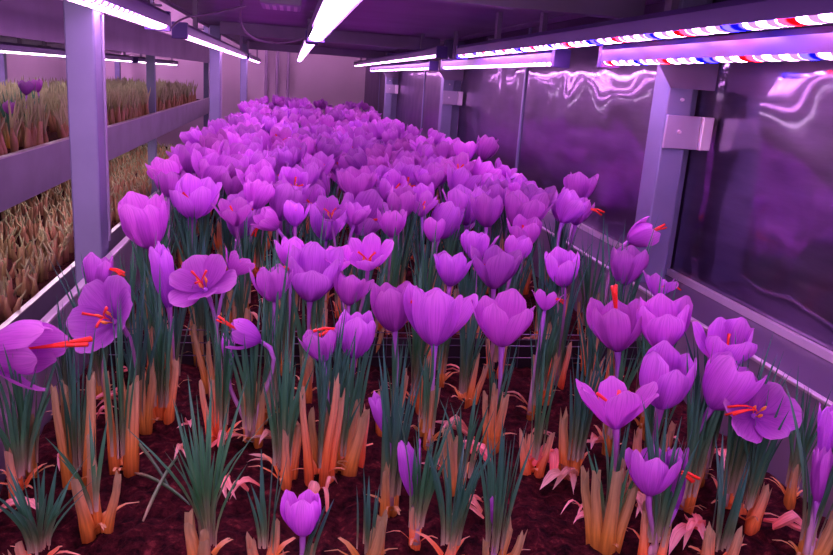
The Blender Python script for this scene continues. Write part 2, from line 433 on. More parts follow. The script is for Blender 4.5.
def plant(label, blooms, base=None, leaves=(9, .10, .28), sheath=(1, .045, .0052), lean=(0, 0), group=None, cat='crocus', seed=None, off=(0, 0)):
    """blooms: (u, v, width px, kind, axis (right, up, towards camera) or None, height above soil, stigma)"""
    COUNT[0] += 1
    rr = random.Random(1000+COUNT[0] if seed is None else seed)
    specs = []
    for (u, v, w, kind, axis, h, stg) in blooms:
        c = at(u, v, SOIL+h)
        a = UP.copy() if axis is None else c2w(Vector((axis[0], -axis[1], -axis[2]))).normalized()
        me, spread, hgt = FL[kind][0]
        sc = w*depth(c)/F/spread*(1.06 if v < 310 else 1.04)
        specs.append((c, a, kind, sc, stg))
    if base is None:
        b = Vector((0, 0, 0))
        for c, a, kind, sc, stg in specs: b += c-a*.02*sc - Vector((a.x, a.y, 0))*.018
        b /= len(specs)
        base = (b.x+off[0], b.y+off[1])
    base = (max(-.182, min(.402, base[0])), base[1])
    B = Vector((base[0], base[1], SOIL))
    root = thing('saffron_crocus', label, cat, B, group)
    kk = (1.5, 1.22) if blooms else (1.45, 1.12)
    link('leaf_tuft', tuft_mesh(rr, int(leaves[0]*kk[0]), leaves[1]*kk[1], leaves[2]*1.0, .0015, lean), root)
    link('sheath', sheath_mesh(rr, sheath[0]+rr.choice((0, 1, 1)), sheath[1]*.95, sheath[2]*.62), root)
    for c, a, kind, sc, stg in specs:
        add_bloom(root, B, c, a, kind, sc, rr, stg)
    PLANTS.append((B.x, B.y))
    return root

FRONT = (0, .55, .83)
# ---- foreground and middle plants, each set where the photograph shows it
plant('open violet crocus leaning right over the left bed edge, long red stigmas poking out right', [(20, 350, 68, 'goblet', (.97, .0, .1), .105, 'long')], off=(.0, .0), leaves=(8, .09, .3))
plant('violet crocus nodding towards us by the left bed wall, petals spread, red in its throat', [(106, 318, 78, 'wide', (-.32, .30, .80), .105, None)], leaves=(9, .10, .2), sheath=(3, .055, .0055))
plant('small bluish crocus cup with one pink petal, low before the nearest left post', [(97, 272, 34, 'goblet', (.05, 1, .1), .118, 'droop')], leaves=(11, .10, .25))
plant('large cupped crocus just right of the nearest left post, two broad petals standing behind', [(145, 224, 56, 'cup', (-.05, .85, .42), .132, None)], leaves=(9, .11, .2))
plant('deep violet round bud beside the nearest left post, against the lower sprout tray', [(168, 185, 25, 'goblet', (.0, 1, .1), .138, None)], leaves=(10, .12, .25))
plant('wide star-shaped crocus facing us at left, orange centre showing', [(202, 283, 62, 'wide', (-.12, .62, .70), .115, None), (238, 266, 34, 'open', (.55, .8, .0), .12, None)], leaves=(9, .09, .2), sheath=(2, .05, .005))
plant('slim pinkish crocus bud tucked left of the wide star-shaped bloom', [(165, 276, 19, 'bud', (-.1, 1, .1), .11, None)], leaves=(8, .10, .25))
plant('pale crocus drooping to the left with red stigmas, under the wide star-shaped bloom', [(246, 335, 32, 'goblet', (-.80, .35, .2), .095, 'long'), (229, 352, 10, 'bud', (.1, 1, 0), .075, None)], leaves=(11, .10, .2), sheath=(2, .05, .005))
plant('upright half-closed crocus with dark leaves crossing its front, centre left', [(272, 285, 37, 'goblet', (-.05, 1, .15), .122, None)], leaves=(14, .125, .12))
plant('broad cupped crocus with red stigmas leaning out at upper left', [(312, 276, 58, 'cup', (.12, .9, .3), .12, 'droop_left')], leaves=(8, .09, .2))
plant('twin-bloomed crocus at the centre of the bed, both open with orange throats', [(337, 262, 36, 'open', (.0, .8, .55), .128, None), (368, 258, 46, 'open', (.05, .75, .6), .13, None)], leaves=(8, .09, .2))
plant('rounded crocus goblet with red stigmas at its left lip, dark stalks below', [(356, 336, 46, 'goblet', (.1, 1, .1), .105, 'droop_left')], leaves=(13, .085, .18), sheath=(2, .05, .0055))
plant('pale crocus half hidden left of the rounded goblet, a petal folded back', [(321, 347, 36, 'cup', (-.15, 1, .1), .10, None)], leaves=(12, .10, .15))
plant('pink domed crocus with red threads over its right lip, left of the big central cup', [(392, 308, 48, 'goblet', (-.1, .95, .2), .112, 'droop')], leaves=(7, .07, .2))
plant('big central violet cup with a pointed middle petal, the largest bloom in the middle', [(435, 317, 64, 'cup', (.02, 1, .12), .113, None)], leaves=(6, .07, .15), sheath=(1, .055, .005))
plant('striped crocus cup right of the big central cup, purple veins at its base', [(503, 323, 56, 'cup', (.02, .95, .3), .11, None)], leaves=(9, .085, .2), sheath=(2, .05, .006))
plant('crocus with two blooms behind the striped cup, one tall and one tucked behind', [(495, 269, 45, 'cup', (.05, .95, .25), .122, None), (516, 250, 30, 'goblet', (.2, 1, 0), .13, None)], leaves=(9, .10, .2))
plant('small ragged crocus between the big central cup and the leafy gap behind it', [(452, 270, 36, 'cup', (.15, 1, .1), .12, None)], leaves=(9, .09, .25))
plant('two-lobed pale crocus over green leaves, left of the leaning blooms by the right post', [(563, 270, 37, 'goblet', (-.1, .95, .25), .125, None)], leaves=(11, .11, .25))
plant('narrow crocus with crinkled pink petals right of the striped cup', [(546, 301, 30, 'open', (.15, 1, 0), .112, 'droop')], leaves=(7, .09, .2))
plant('tilted crocus with white-edged petals near the right metal ledge', [(524, 213, 44, 'cup', (.15, .92, .3), .138, None)], leaves=(12, .12, .2))
plant('tall pair of crocuses against the steel wall, darker bloom above a pale one', [(580, 188, 32, 'cup', (.12, 1, .1), .158, None), (577, 212, 28, 'goblet', (.1, 1, .1), .142, 'droop')], leaves=(10, .12, .2))
plant('crocus leaning right across the foot of the right post, pink stigmas outstretched', [(641, 235, 30, 'goblet', (.85, .45, .1), .145, 'long')], leaves=(8, .12, .2))
plant('crocus goblet with dark leaves across it at the foot of the right post', [(626, 267, 38, 'goblet', (.1, 1, .15), .13, None)], leaves=(13, .135, .15))
plant('crumpled pink crocus just right of the foot of the right post', [(659, 286, 34, 'open', (.2, 1, .0), .125, 'droop')], leaves=(9, .10, .2))
plant('pale goblet with long red stigmas, leftmost of the big cluster along the right ledge', [(617, 328, 53, 'goblet', (-.1, .95, .25), .112, 'long')], leaves=(10, .09, .25))
plant('tall stacked crocus pair in the right cluster, a cup above a fuller cup', [(662, 325, 57, 'cup', (-.03, 1, .15), .122, None), (665, 380, 63, 'goblet', (.05, .95, .3), .10, None)], leaves=(9, .09, .2), sheath=(2, .05, .0055))
plant('open-topped crocus nearest the right ledge lip, behind the orange-centred bloom', [(728, 347, 54, 'cup', (.02, .85, .5), .118, None)], leaves=(10, .10, .25))
plant('pale goblet leaning left in front of the open-topped crocus by the ledge', [(727, 386, 57, 'goblet', (.45, .85, .3), .103, None)], leaves=(12, .095, .2))
plant('wide crocus facing us with orange centre and red threads, nearest on the right', [(758, 412, 71, 'wide', (.02, .5, .86), .09, 'droop_left')], leaves=(15, .10, .25), sheath=(2, .045, .006), lean=(.06, 0))
plant('pale crocus like an open star with five pointed petals, lower right foreground', [(615, 406, 80, 'open', (-.05, .99, .03), .092, None)], leaves=(8, .06, .15), sheath=(3, .055, .006))
plant('half-open crocus low at right, round petal left and narrow pale petal right', [(652, 474, 48, 'goblet', (.1, 1, .1), .062, 'droop'), (676, 480, 20, 'bud', (.05, 1, .1), .055, None)], leaves=(12, .08, .2), sheath=(2, .03, .005))
plant('lone closed violet crocus low in the bottom centre foreground', [(304, 515, 45, 'goblet', (.08, .98, .2), .045, None)], leaves=(3, .05, .3), sheath=(1, .02, .005))
plant('thin pale bud still furled among dark leaves below the rounded goblet', [(381, 414, 13, 'bud', (-.25, 1, .1), .072, None)], leaves=(16, .095, .14), sheath=(2, .04, .0055))
plant('dark purple furled bud low in the bottom centre, beside wide green blades', [(409, 470, 17, 'bud', (-.15, 1, .1), .05, None)], leaves=(14, .075, .22), sheath=(1, .03, .006), lean=(.05, 0))
plant('furled bluish bud nearest the lower right corner of the bed', [(821, 476, 18, 'bud', (.08, 1, .1), .062, None), (828, 432, 17, 'bud', (.2, 1, 0), .09, None)], leaves=(10, .09, .22), sheath=(2, .035, .006))
plant('tiny blue-tipped bud inside a fan of blades, bottom centre right', [(495, 509, 11, 'bud', (0, 1, .1), .04, None)], leaves=(13, .075, .16), sheath=(3, .03, .0045))
plant('small cupped crocus peeking between the pink domed bloom and the twin-bloomed one', [(350, 290, 34, 'cup', (.1, 1, .1), .112, None)], leaves=(8, .09, .2))
plant('dark crocus cup low behind the small ragged crocus, middle of the bed', [(476, 246, 32, 'cup', (.0, 1, .1), .125, None)], leaves=(10, .10, .2))
plant('crocus cup behind the upright half-closed bloom, left of the middle', [(292, 254, 34, 'cup', (.1, 1, .2), .125, None)], leaves=(9, .10, .2))
# middle rows
plant('deep violet crocus turned right with red lip, second row behind the left post', [(214, 173, 38, 'cup', (.45, .8, .4), .142, 'droop')], leaves=(10, .12, .2))
plant('open star crocus above the leafy gap at left, behind the wide star-shaped bloom', [(235, 214, 40, 'open', (.0, .9, .4), .135, None), (258, 195, 32, 'cup', (.2, .95, .1), .145, None)], leaves=(10, .10, .2))
plant('pink crocus turned left, tucked below the pale goblet in the middle left', [(269, 221, 26, 'cup', (-.6, .6, .4), .13, 'droop_left')], leaves=(9, .09, .2))
plant('pale tall goblet in the middle left with a dark stripe down its front', [(295, 214, 25, 'goblet', (.0, 1, .1), .135, None)], leaves=(10, .10, .2))
plant('pink open crocus with a small orange throat, middle of the bed', [(331, 212, 32, 'open', (.0, .75, .65), .135, None), (357, 215, 24, 'cup', (.3, .9, .2), .135, None)], leaves=(9, .09, .2))
plant('white-striped goblet in the middle of the bed, dark stalks beneath', [(392, 224, 28, 'goblet', (.05, 1, .1), .132, None)], leaves=(14, .115, .12))
plant('crocus with a white folded petal and a dark second bloom below it', [(421, 206, 34, 'open', (-.05, .9, .3), .142, None), (434, 231, 24, 'goblet', (.05, 1, 0), .128, None)], leaves=(13, .11, .15))
plant('full round cup standing over dark stems, middle right', [(467, 207, 42, 'cup', (.05, .97, .2), .138, None)], leaves=(14, .12, .15))
plant('small dark cup above the pink open crocus in the middle of the bed', [(363, 184, 26, 'cup', (.1, 1, .1), .145, None)], leaves=(9, .11, .2))
plant('veined purple cup behind the white-folded crocus', [(429, 180, 30, 'cup', (.05, .9, .4), .147, None), (403, 170, 25, 'goblet', (-.2, 1, 0), .15, None)], leaves=(9, .11, .2))
plant('bright three-bloomed crocus behind the full round cup, petals pale at the tips', [(455, 166, 30, 'open', (-.05, 1, .1), .15, None), (476, 176, 28, 'cup', (.15, 1, .1), .145, None), (465, 152, 24, 'cup', (.1, 1, 0), .162, None)], leaves=(10, .12, .2))
plant('small crocus at the right end of the middle rows, petals flaring to the right', [(504, 172, 28, 'open', (.5, .85, .1), .15, None), (485, 149, 26, 'cup', (.3, .95, 0), .165, None)], leaves=(9, .12, .2))
plant('twin cups just above the deep violet crocus at left', [(237, 168, 30, 'cup', (.1, .95, .25), .145, None), (229, 147, 24, 'goblet', (-.1, 1, 0), .155, None)], leaves=(10, .11, .2))
plant('half-closed bloom with greenish gap beneath, left of centre in the middle rows', [(284, 162, 24, 'goblet', (.0, 1, .1), .148, None), (305, 178, 30, 'cup', (.0, .95, .2), .14, None)], leaves=(9, .11, .2))

# ---- leaf-only plants in the front
def leafy(label, u, v, n, ln, sp, sh=(1, .04, .0055), lean=(0, 0)):
    b = at(u, v, SOIL)
    plant(label, [], (b.x, b.y), (n, ln, sp), sh, lean)
leafy('bright green short tuft of blades in the bottom left corner', 40, 566, 18, .055, .55, (1, .012, .005))
leafy('dark blades rising from a white sheath at the far left of the front rows', 20, 490, 9, .075, .25, (1, .045, .005))
leafy('dark green blades fanned from a tan sheath below the nodding bloom at left', 76, 484, 7, .11, .12, (3, .075, .006))
leafy('thick orange sheath with few leaves, left foreground', 96, 528, 4, .06, .3, (3, .05, .0055))
leafy('tall tan sheath pair with dark blades under the nodding bloom at left', 122, 470, 8, .115, .10, (2, .085, .0055))
leafy('large sprawling tuft of long green blades in the left foreground', 207, 560, 20, .095, .38, (2, .03, .006), (-.08, 0))
leafy('upright blade bundle with tan sheath left of the lone closed bloom', 283, 480, 18, .10, .16, (2, .05, .006))
leafy('short spiky green tuft beside the lone closed bloom', 266, 566, 6, .06, .25, (1, .02, .005))
leafy('stout orange sheath pair rising from soil, centre foreground', 340, 470, 6, .075, .2, (3, .06, .0075))
leafy('fiery orange torn sheath in the bottom centre', 365, 566, 5, .05, .25, (3, .035, .0065))
leafy('tall striped tube of bundled pale stems, centre foreground', 318, 478, 5, .09, .12, (2, .085, .0042))
leafy('wide blue-green blade fan right of the dark furled bud', 448, 560, 14, .07, .35, (1, .02, .006))
leafy('ragged orange husky plant in the centre foreground', 462, 490, 7, .075, .3, (3, .04, .006))
leafy('upright dark blades beside an orange sheath left of the open star bloom', 573, 472, 15, .085, .13, (2, .045, .007))
leafy('thick brown stems rising below the open star bloom', 606, 545, 7, .06, .25, (3, .06, .0065))
leafy('dark leaf bundle leaning right, under the right cluster of blooms', 690, 478, 14, .095, .2, (1, .04, .006), (.12, 0))
leafy('green blades with pale bases below the wide orange-centred bloom', 745, 520, 16, .085, .28, (2, .035, .0055), (.05, 0))
leafy('slender blade fan beside the right tray wall', 790, 500, 9, .085, .25, (1, .04, .005))
leafy('tan-sheathed plant with three blades at the bottom right', 715, 566, 6, .07, .25, (2, .03, .006))
leafy('tuft of blades by a pale husk, right of centre foreground', 533, 470, 9, .09, .16, (2, .03, .006))
leafy('thin blades fanning in front of the left tray wall', 62, 418, 9, .095, .25, (1, .04, .005))
leafy('dark blade bundle directly behind the nodding bloom at left', 160, 420, 12, .105, .12, (2, .06, .0055))
leafy('tall green blades right of the wide star-shaped bloom', 222, 440, 10, .10, .14, (2, .06, .005))
leafy('low orange sheath at the foot of the big central cup', 420, 432, 4, .055, .25, (3, .04, .0055))
leafy('green clump between the striped cup and the open star bloom', 540, 400, 12, .085, .2, (2, .045, .006))
leafy('orange-based clump under the two-lobed pale crocus', 590, 372, 12, .08, .2, (3, .05, .0055))

# ---- filler rows: leafy clumps between, then the packed far rows
def zone(x, y):
    if x < -.04: side = 'along left tray wall'
    elif x < .09: side = 'just left of central lamps'
    elif x < .24: side = 'just right of central lamps'
    else: side = 'along right ledge'
    return side
def far_label(kinds, x, y):
    n = {0: 'leafy unflowered', 1: 'single', 2: 'twin-bloomed', 3: 'three-bloomed'}[len(kinds)]
    look = ''
    if kinds:
        k = kinds[0]
        look = {'goblet': 'half-closed', 'cup': 'cupped', 'open': 'open', 'wide': 'wide-open', 'bud': 'budding'}[k]
    if y < 1.25: row = 'in the middle rows'
    elif y < 1.6: row = 'before the second posts'
    elif y < 2.15: row = 'abreast of second posts'
    elif y < 3.0: row = 'beyond the second posts'
    elif y < 3.8: row = 'well beyond second posts'
    else: row = 'at the bed end'
    return f"{n} {look} violet crocus {row} {zone(x, y)}".replace('  ', ' ')
def filler(x, y, kinds, far):
    COUNT[0] += 1
    rr = random.Random(5000+COUNT[0])
    lab = far_label(kinds, x, y)
    B = Vector((x, y, SOIL))
    root = thing('saffron_crocus', lab, 'crocus', B, 'crocuses '+lab.split(' crocus ')[1])
    t = link('leaf_tuft', rr.choice(TUFTS_FAR if far else TUFTS), root)
    t.rotation_euler.z = rr.uniform(0, 6.28); t.scale = (1, 1, rr.uniform(.85, 1.1))
    s = link('sheath', rr.choice(SHEATHS), root); s.rotation_euler.z = rr.uniform(0, 6.28)
    for i, k in enumerate(kinds):
        a = rr.uniform(0, 6.28)
        off = 0 if len(kinds) == 1 else rr.uniform(.018, .030)
        if len(kinds) > 1: a = 6.28*i/len(kinds)+rr.uniform(-.4, .4)
        h = rr.uniform(.092, .160)
        c = B+Vector((math.cos(a)*off, math.sin(a)*off, h))
        tl = rr.uniform(0, .7)
        axis = Vector((math.cos(a)*tl, math.sin(a)*tl-.12, 1)).normalized()
        add_bloom(root, B, c, axis, k, rr.uniform(.95, 1.32), rr, None, 1 if far else 2)
    PLANTS.append((x, y))
def free(x, y, d):
    return all((x-a)**2+(y-b)**2 > d*d for a, b in PLANTS)
rr = random.Random(77)
# leafy clumps, .62-1.2 m
tries = 0
while COUNT[0] < 146 and tries < 6000:
    tries += 1
    y = rr.uniform(.60, 1.25); x = rr.uniform(-.175, .39)
    if free(x, y, .048):
        kinds = ['goblet' if rr.random() < .5 else 'cup'] if (y > .90 and rr.random() < .75) else []
        filler(x, y, kinds, False)
# packed rows
for (y0, y1, d, cap) in ((1.18, 1.8, .062, 58), (1.8, 2.6, .078, 48), (2.6, 3.6, .098, 34), (3.6, 4.5, .12, 20)):
    n = 0; tries = 0
    while n < cap and tries < 6000 and COUNT[0] < 300:
        tries += 1
        y = rr.uniform(y0, y1); x = rr.uniform(-.175, .39)
        if free(x, y, d):
            m = rr.choice((1, 2, 2, 3)) if y < 2.6 else rr.choice((2, 3))
            filler(x, y, [rr.choice(('cup', 'cup', 'goblet', 'open', 'goblet')) for _ in range(m)], y > 1.9)
            n += 1
for k in range(6):   # unflowered clumps on the last row, before the end wall
    if COUNT[0] < 306: filler(-.12+.06*k, 4.58+.02*(k % 2), [], True)

# ------------------------------------------------------------------ soil, tray, ledge
BX0, BX1, BY0, BY1 = -.198, .418, -.35, 4.70
bm = bmesh.new()
nx, ny = 110, 700
g = [[bm.verts.new((BX0+(BX1-BX0)*i/nx, BY0+(BY1-BY0)*j/ny,
      SOIL-.004+.006*noise.noise(Vector((i*.17, j*.2, 0)))+.006*noise.noise(Vector((i*.5, j*.55, 5)))+.003*noise.noise(Vector((i*1.1, j*1.1, 9))))) for j in range(ny+1)] for i in range(nx+1)]
for i in range(nx):
    for j in range(ny): bm.faces.new((g[i][j], g[i+1][j], g[i+1][j+1], g[i][j+1]))
so = link('soil', mesh('soil', bm, SOILM, True))
tag(so, 'dark reddish planting soil filling the flower bed', 'soil', None, 'stuff')
tr = thing('growing_tray', 'long grey steel tray holding the crocus bed, bright folded rims', 'tray', (0, 0, .86))
link('base', boxm('tray_base', TRAY, (-.2, .42, BY0, BY1, 0, .012)), tr)
for x0, x1 in ((-.2025, -.1995), (.4195, .4225)):
    link('side_panel', boxm('tray_side', TRAY, (x0, x1, BY0, BY1, 0, .118)), tr)
for x0, x1 in ((-.2065, -.1985), (.4185, .4245)):
    link('rim', boxm('tray_rim', LIP, (x0, x1, BY0, BY1, .1182, .1215), bev=.0008), tr)
for y in (BY0, BY1):
    link('end_panel', boxm('tray_end', TRAY, (-.2, .42, y-.002, y+.001, 0, .115)), tr)
# wire divider between two crates of the bed
dv_ = thing('wire_divider', 'black wire-topped crate divider crossing the bed behind the front plants', 'divider', (0, .765, SOIL-.005))
link('panel', boxm('divider_panel', BLACK, (-.195, .415, .004, .007, 0, .034)), dv_)
bm = bmesh.new()
for z in (.014, .028, .042): tube(bm, [Vector((-.195, 0, z)), Vector((.415, 0, z))], [.0006]*2, 6)
for i in range(13): tube(bm, [Vector((-.19+.05*i, .0010, 0)), Vector((-.19+.05*i, .0010, .042))], [.0005]*2, 6)
link('wire_grid', mesh('divider_wires', bm, WIRE), dv_)
tag(link('wall_ledge', boxm('ledge', LEDGE, (.4300, .4990, BY0, 5.1, .972, .9785))), kind='structure', label='dark steel ledge between the tray rim and the steel wall')
tag(link('trim_1', boxm('ledge_trim', LIP, (.4935, .4990, BY0, 5.1, .979, .987))), kind='structure', label='thin bright angle along the foot of the steel wall')

# ------------------------------------------------------------------ room
def struct(name, mat, *b, label=None):
    return tag(link(name, boxm(name, mat, *b)), kind='structure', label=label)
struct('wall_right', WALLR, (.50, .54, -1.2, 5.3, 0, 2.2), label='wavy stainless sheet wall along the right of the bed')
struct('wall_back', WALLP, (-2.6, .54, 5.3, 5.36, 0, 2.2), label='pale wall at the far end')
struct('wall_left', WALLP, (-1.36, -1.30, -1.2, 5.3, 0, 2.2), label='pale lavender wall behind the left rack')
struct('floor', FLOORM, (-2.6, .6, -1.2, 5.4, -.05, 0), label='dark floor under the racks')
struct('ceiling', SHELF, (-2.6, .6, -1.2, 5.4, 2.2, 2.25), label='room ceiling above the racks')
for i, y in enumerate((1.62, 2.9, 3.7, 4.4)):
    tag(link('trim_%d' % (i+2), boxm('seam', POST, (.4965, .4998, y-.006, y+.006, .99, 1.9))), kind='structure', label='vertical cover strip on a seam of the steel wall')

# ------------------------------------------------------------------ our rack: posts, shelf above, beams
PY = (.925, 2.45, 3.9)
lp = ['nearest left upright post in front of the left rack', 'second left upright post at the left edge of the bed', 'third left upright post far along the bed']
for y, lb in zip(PY, lp):
    t = thing('rack_post', lb, 'post', (-.2275, y, 0))
    link('upright', boxm('post_left', POST, (-.0165, .0150, -.018, .018, 0, 1.326), bev=.002), t)
    link('flange', boxm('post_flange', EDGE, (.0152, .0172, .012, .018, 0.99, 1.25)), t)
    link('foot_plate', boxm('post_foot', SHELF, (-.03, .03, -.03, .03, 0, .006)), t)
rp = ['nearest right upright post with a bolted bracket, before the steel wall', 'second right upright post against the steel wall', 'third right upright post far along the steel wall']
for k, (y, lb) in enumerate(zip((.86, 2.22, 3.6), rp)):
    t = thing('rack_post', lb, 'post', (.452, y, .9785))
    link('upright', boxm('post_right', POST, (-.016, .016, -.012, .028, 0, .3475), bev=.002), t)
    link('rear_channel', boxm('post_rear', POST, (.0215, .046, .032, .046, 0, .3475), bev=.001), t)
    gz = bmesh.new()
    pts = [(-.0155, .2365), (.040, .2365), (.040, .272), (-.034, .272), (-.034, .262)]
    a = [gz.verts.new((x, -.0155, z)) for x, z in pts]; b = [gz.verts.new((x, -.0125, z)) for x, z in pts]
    gz.faces.new(a); gz.faces.new(b[::-1])
    for i in range(5): gz.faces.new((a[i], b[i], b[(i+1) % 5], a[(i+1) % 5]))
    bmesh.ops.recalc_face_normals(gz, faces=gz.faces)
    link('gusset', mesh('gusset', gz, SHELF), t)
    pl = link('bracket', boxm('bracket', TRAY, (-.015, .028, -.0165, -.0125, .167, .206), bev=.0008), t)
    link('clip', boxm('bracket_clip', LIP, (.0285, .042, -.022, -.010, .167, .206), bev=.001), t)
    for z, f in ((.187, -.0165), (.224, -.0118)):
        bm = bmesh.new()
        tube(bm, [Vector((.002, f, z)), Vector((.002, f-.003, z))], [.0024, .002], 8)
        link('bolt', mesh('bolt', bm, LIP), t)
sh = thing('upper_shelf', 'purple-lit steel shelf overhead, seen from below', 'shelf', (0, 0, 1.33))
link('shelf_sheet', boxm('shelf_sheet', SHELF, (-.27, .497, -.9, 4.85, 0, .012)), sh)
for y in (.90, 2.25, 3.6):
    link('cross_beam', boxm('cross_beam', SHELF, (-.20, .43, y+.03, y+.055, -.034, -.0005)), sh)
for x in (-.262, .462):
    link('side_beam', boxm('side_beam', SHELF, (x-.008, x+.008, -.9, 4.85, -.003, .07)), sh)
for x in (-.09, .12, .26):
    link('stiffener', boxm('stiffener', SHELF, (x-.004, x+.004, -.9, .85, -.007, -.0005)), sh)

# ------------------------------------------------------------------ lamps
def lamp(label, x, z, y0, y1, mat, group=None, top=1.33, w=.013, clips=None):
    L = y1-y0
    t = thing('grow_lamp', label, 'lamp', (x, y0, z), group)
    bm = bmesh.new()
    prof = [(-w, .006), (-w, .020), (-w*.6, .026), (w*.6, .026), (w, .020), (w, .006)]
    r0 = [bm.verts.new((a, .012, b)) for a, b in prof]; r1 = [bm.verts.new((a, L-.012, b)) for a, b in prof]
    for i in range(5): bm.faces.new((r0[i], r0[i+1], r1[i+1], r1[i]))
    bm.faces.new(r0); bm.faces.new(r1[::-1])
    bmesh.ops.recalc_face_normals(bm, faces=bm.faces)
    link('housing', mesh('lamp_housing', bm, HOUSE), t)
    bm = bmesh.new(); n = 7
    ra = []; rb = []
    for i in range(n):
        a = PI*i/(n-1)
        p = (-math.cos(a)*w*.80, 0.0062-math.sin(a)*w*.32)
        ra.append(bm.verts.new((p[0], .012, p[1]))); rb.append(bm.verts.new((p[0], L-.012, p[1])))
    for i in range(n-1): bm.faces.new((ra[i], rb[i], rb[i+1], ra[i+1]))
    bmesh.ops.recalc_face_normals(bm, faces=bm.faces)
    link('diode_strip', mesh('diodes', bm, mat, True), t)
    for a, b in ((0, .012), (L-.012, L)):
        link('end_cap', boxm('lamp_cap', CAP, (-w, w, a, b, -.001, .026), bev=.001), t)
    for f in (clips or (.12, .88)):
        y = L*f
        link('bracket', boxm('lamp_bracket', SHELF, (-.004, .004, y-.008, y+.008, .0262, top-z+.0005), (-w-.002, w+.002, y-.006, y+.006, .0262, .0285)), t)
    return t
lamp('central grow lamp strip nearest overhead, glowing pink-white', .0445, 1.262, -.9, 1.50, LEDW, clips=(.3, .86), w=.0165)
lamp('second central grow lamp strip, beyond the first cross beam', .040, 1.262, 1.62, 4.05, LEDW)
lamp('nearest left grow lamp strip above the left post', -.189, 1.2480, -1.2, 1.18, LEDW, clips=(.3, .96), w=.0175)
lamp('second left grow lamp strip, past the nearest one', -.188, 1.2460, 1.385, 3.25, LEDW)
lamp('third left grow lamp strip, small near the end wall', -.188, 1.2460, 3.35, 4.6, LEDW)
lamp('upper right grow lamp strip nearest us with mixed white, red and blue diodes', 0.360, 1.2570, -.75, 1.65, LED)
lamp('second upper right grow lamp strip, farther down the bed', .350, 1.262, 1.82, 4.28, LEDW)
lamp('lower right grow lamp strip nearest us, mixed diodes, in front of the right post', .402, 1.2365, -.34, .96, LED)
lamp('second lower right grow lamp strip along the steel wall', .402, 1.2385, 1.13, 2.03, LEDW)
lamp('third lower right grow lamp strip along the steel wall', .402, 1.2385, 2.2, 3.9, LEDW)
# cables
def cable(label, pts, r=.0022):
    bm = bmesh.new()
    P = [Vector(p) for p in pts]
    o = Vector(P[0]); full = []
    for i in range(len(P)-1):
        a = P[max(i-1, 0)]; b = P[i]; c = P[i+1]; d = P[min(i+2, len(P)-1)]
        for k in range(8):
            t = k/8
            full.append(.5*((2*b)+(-a+c)*t+(2*a-5*b+4*c-d)*t*t+(-a+3*b-3*c+d)*t**3)-o)
    full.append(P[-1]-o)
    tube(bm, full, [r]*len(full), 6)
    tag(link('power_cable', mesh('cable', bm, CABLE, True), None, o), label, 'cable')
def fwd(u, v, y):
    d = c2w(Vector((u-416.5, v-277.5, F)))
    return CAM+d*(y/d.y)
cable('grey cable looping down from the shelf left of the central lamp', [fwd(246, -6, 1.3)+Vector((0, 0, .03)), fwd(241, 8, 1.35), fwd(243, 28, 1.45), fwd(258, 40, 1.55), fwd(282, 43, 1.6), fwd(306, 38, 1.58)])
cable('thin cable slung under the shelf from the left lamp', [fwd(168, 30, 1.2), fwd(185, 18, 1.25), fwd(215, 13, 1.3), fwd(246, 6, 1.32)], .0016)
# driver box under the shelf
t = thing('lamp_driver', 'slotted metal driver box under the shelf, left of the central lamp', 'driver box', (-.02, 1.40, 1.3098))
link('case', boxm('driver_case', TRAY, (-.034, .034, -.06, .06, 0, .02), bev=.002), t)
for i in range(5): link('slot', boxm('driver_slot', LIP, (-.026+.012*i, -.020+.012*i, -.045, .045, -.0012, -.0001)), t)

# ------------------------------------------------------------------ left rack with sprouting trays
LX0, LX1 = -.52, -1.02
t = thing('neighbour_rack', 'grey steel rack on the left with two sprout trays in view', 'rack', (-.77, 0, 0))
for y in (.35, 3.05, 4.98):
    for x in (-.5185, -1.04):
        link('upright', boxm('rack_upright', POST, (x+.77-.015, x+.77+.015, y-.014, y+.014, 0, 1.9), bev=.0015), t)
for zl in (.72, 1.02, 1.32):
    link('fascia', boxm('rack_fascia', TRAY if zl < 1.3 else SHELF, (.270, .2735, 0.2, 5.0, zl-.09, zl)), t)  # top fascia takes the darker steel in place of shade
    link('rim', boxm('rack_rim', LIP, (.262, .2738, 0.2, 5.0, zl+.0002, zl+.003)), t)
    link('shelf_sheet', boxm('rack_sheet', TRAY, (-.25, .2698, 0.2, 5.0, zl-.062, zl-.055)), t)
    link('rear_fascia', boxm('rack_rear', TRAY, (-.2535, -.2502, 0.2, 5.0, zl-.09, zl)), t)
for nm, zl in (('lower', .72), ('upper', 1.02)):
    bm = bmesh.new(); nx, ny = 20, 160
    z = zl-.013
    g = [[bm.verts.new((-1.018+.516*i/nx, .22+4.76*j/ny, z+.006*noise.noise(Vector((i*.7, j*.7, zl*9))))) for j in range(ny+1)] for i in range(nx+1)]
    for i in range(nx):
        for j in range(ny): bm.faces.new((g[i][j], g[i+1][j], g[i+1][j+1], g[i][j+1]))
    tag(link('soil', mesh('tray_soil', bm, SOILM, True)), f'dark soil in the {nm} tray of the left rack', 'soil', None, 'stuff')
def lamp2(label, x, y0, y1):
    return lamp(label, x, 1.200, y0, y1, LEDS, 'lamps over the left rack', 1.2575, .013)
lamp2('grow lamp over the upper left tray, left of the nearest post', -.66, .9, 2.45)
lamp2('grow lamp over the upper left tray, seen just right of the nearest post', -.66, 2.52, 3.4)
lamp2('farthest grow lamp over the upper left tray', -.66, 3.5, 4.7)
lamp2('rear grow lamp over the upper left tray, behind the first one', -.86, 1.2, 2.9)
lamp('unseen grow lamp added over the lower left tray, under the upper tray', -.62, .915, 1.0, 2.6, LEDL, 'lamps over the left rack', .9585)  # added behind the fascia to brighten the lower shoots
lamp('second unseen grow lamp added over the lower left tray, beyond the first', -.62, .915, 2.7, 4.3, LEDL, 'lamps over the left rack', .9585)  # also added out of view, for the farther lower shoots
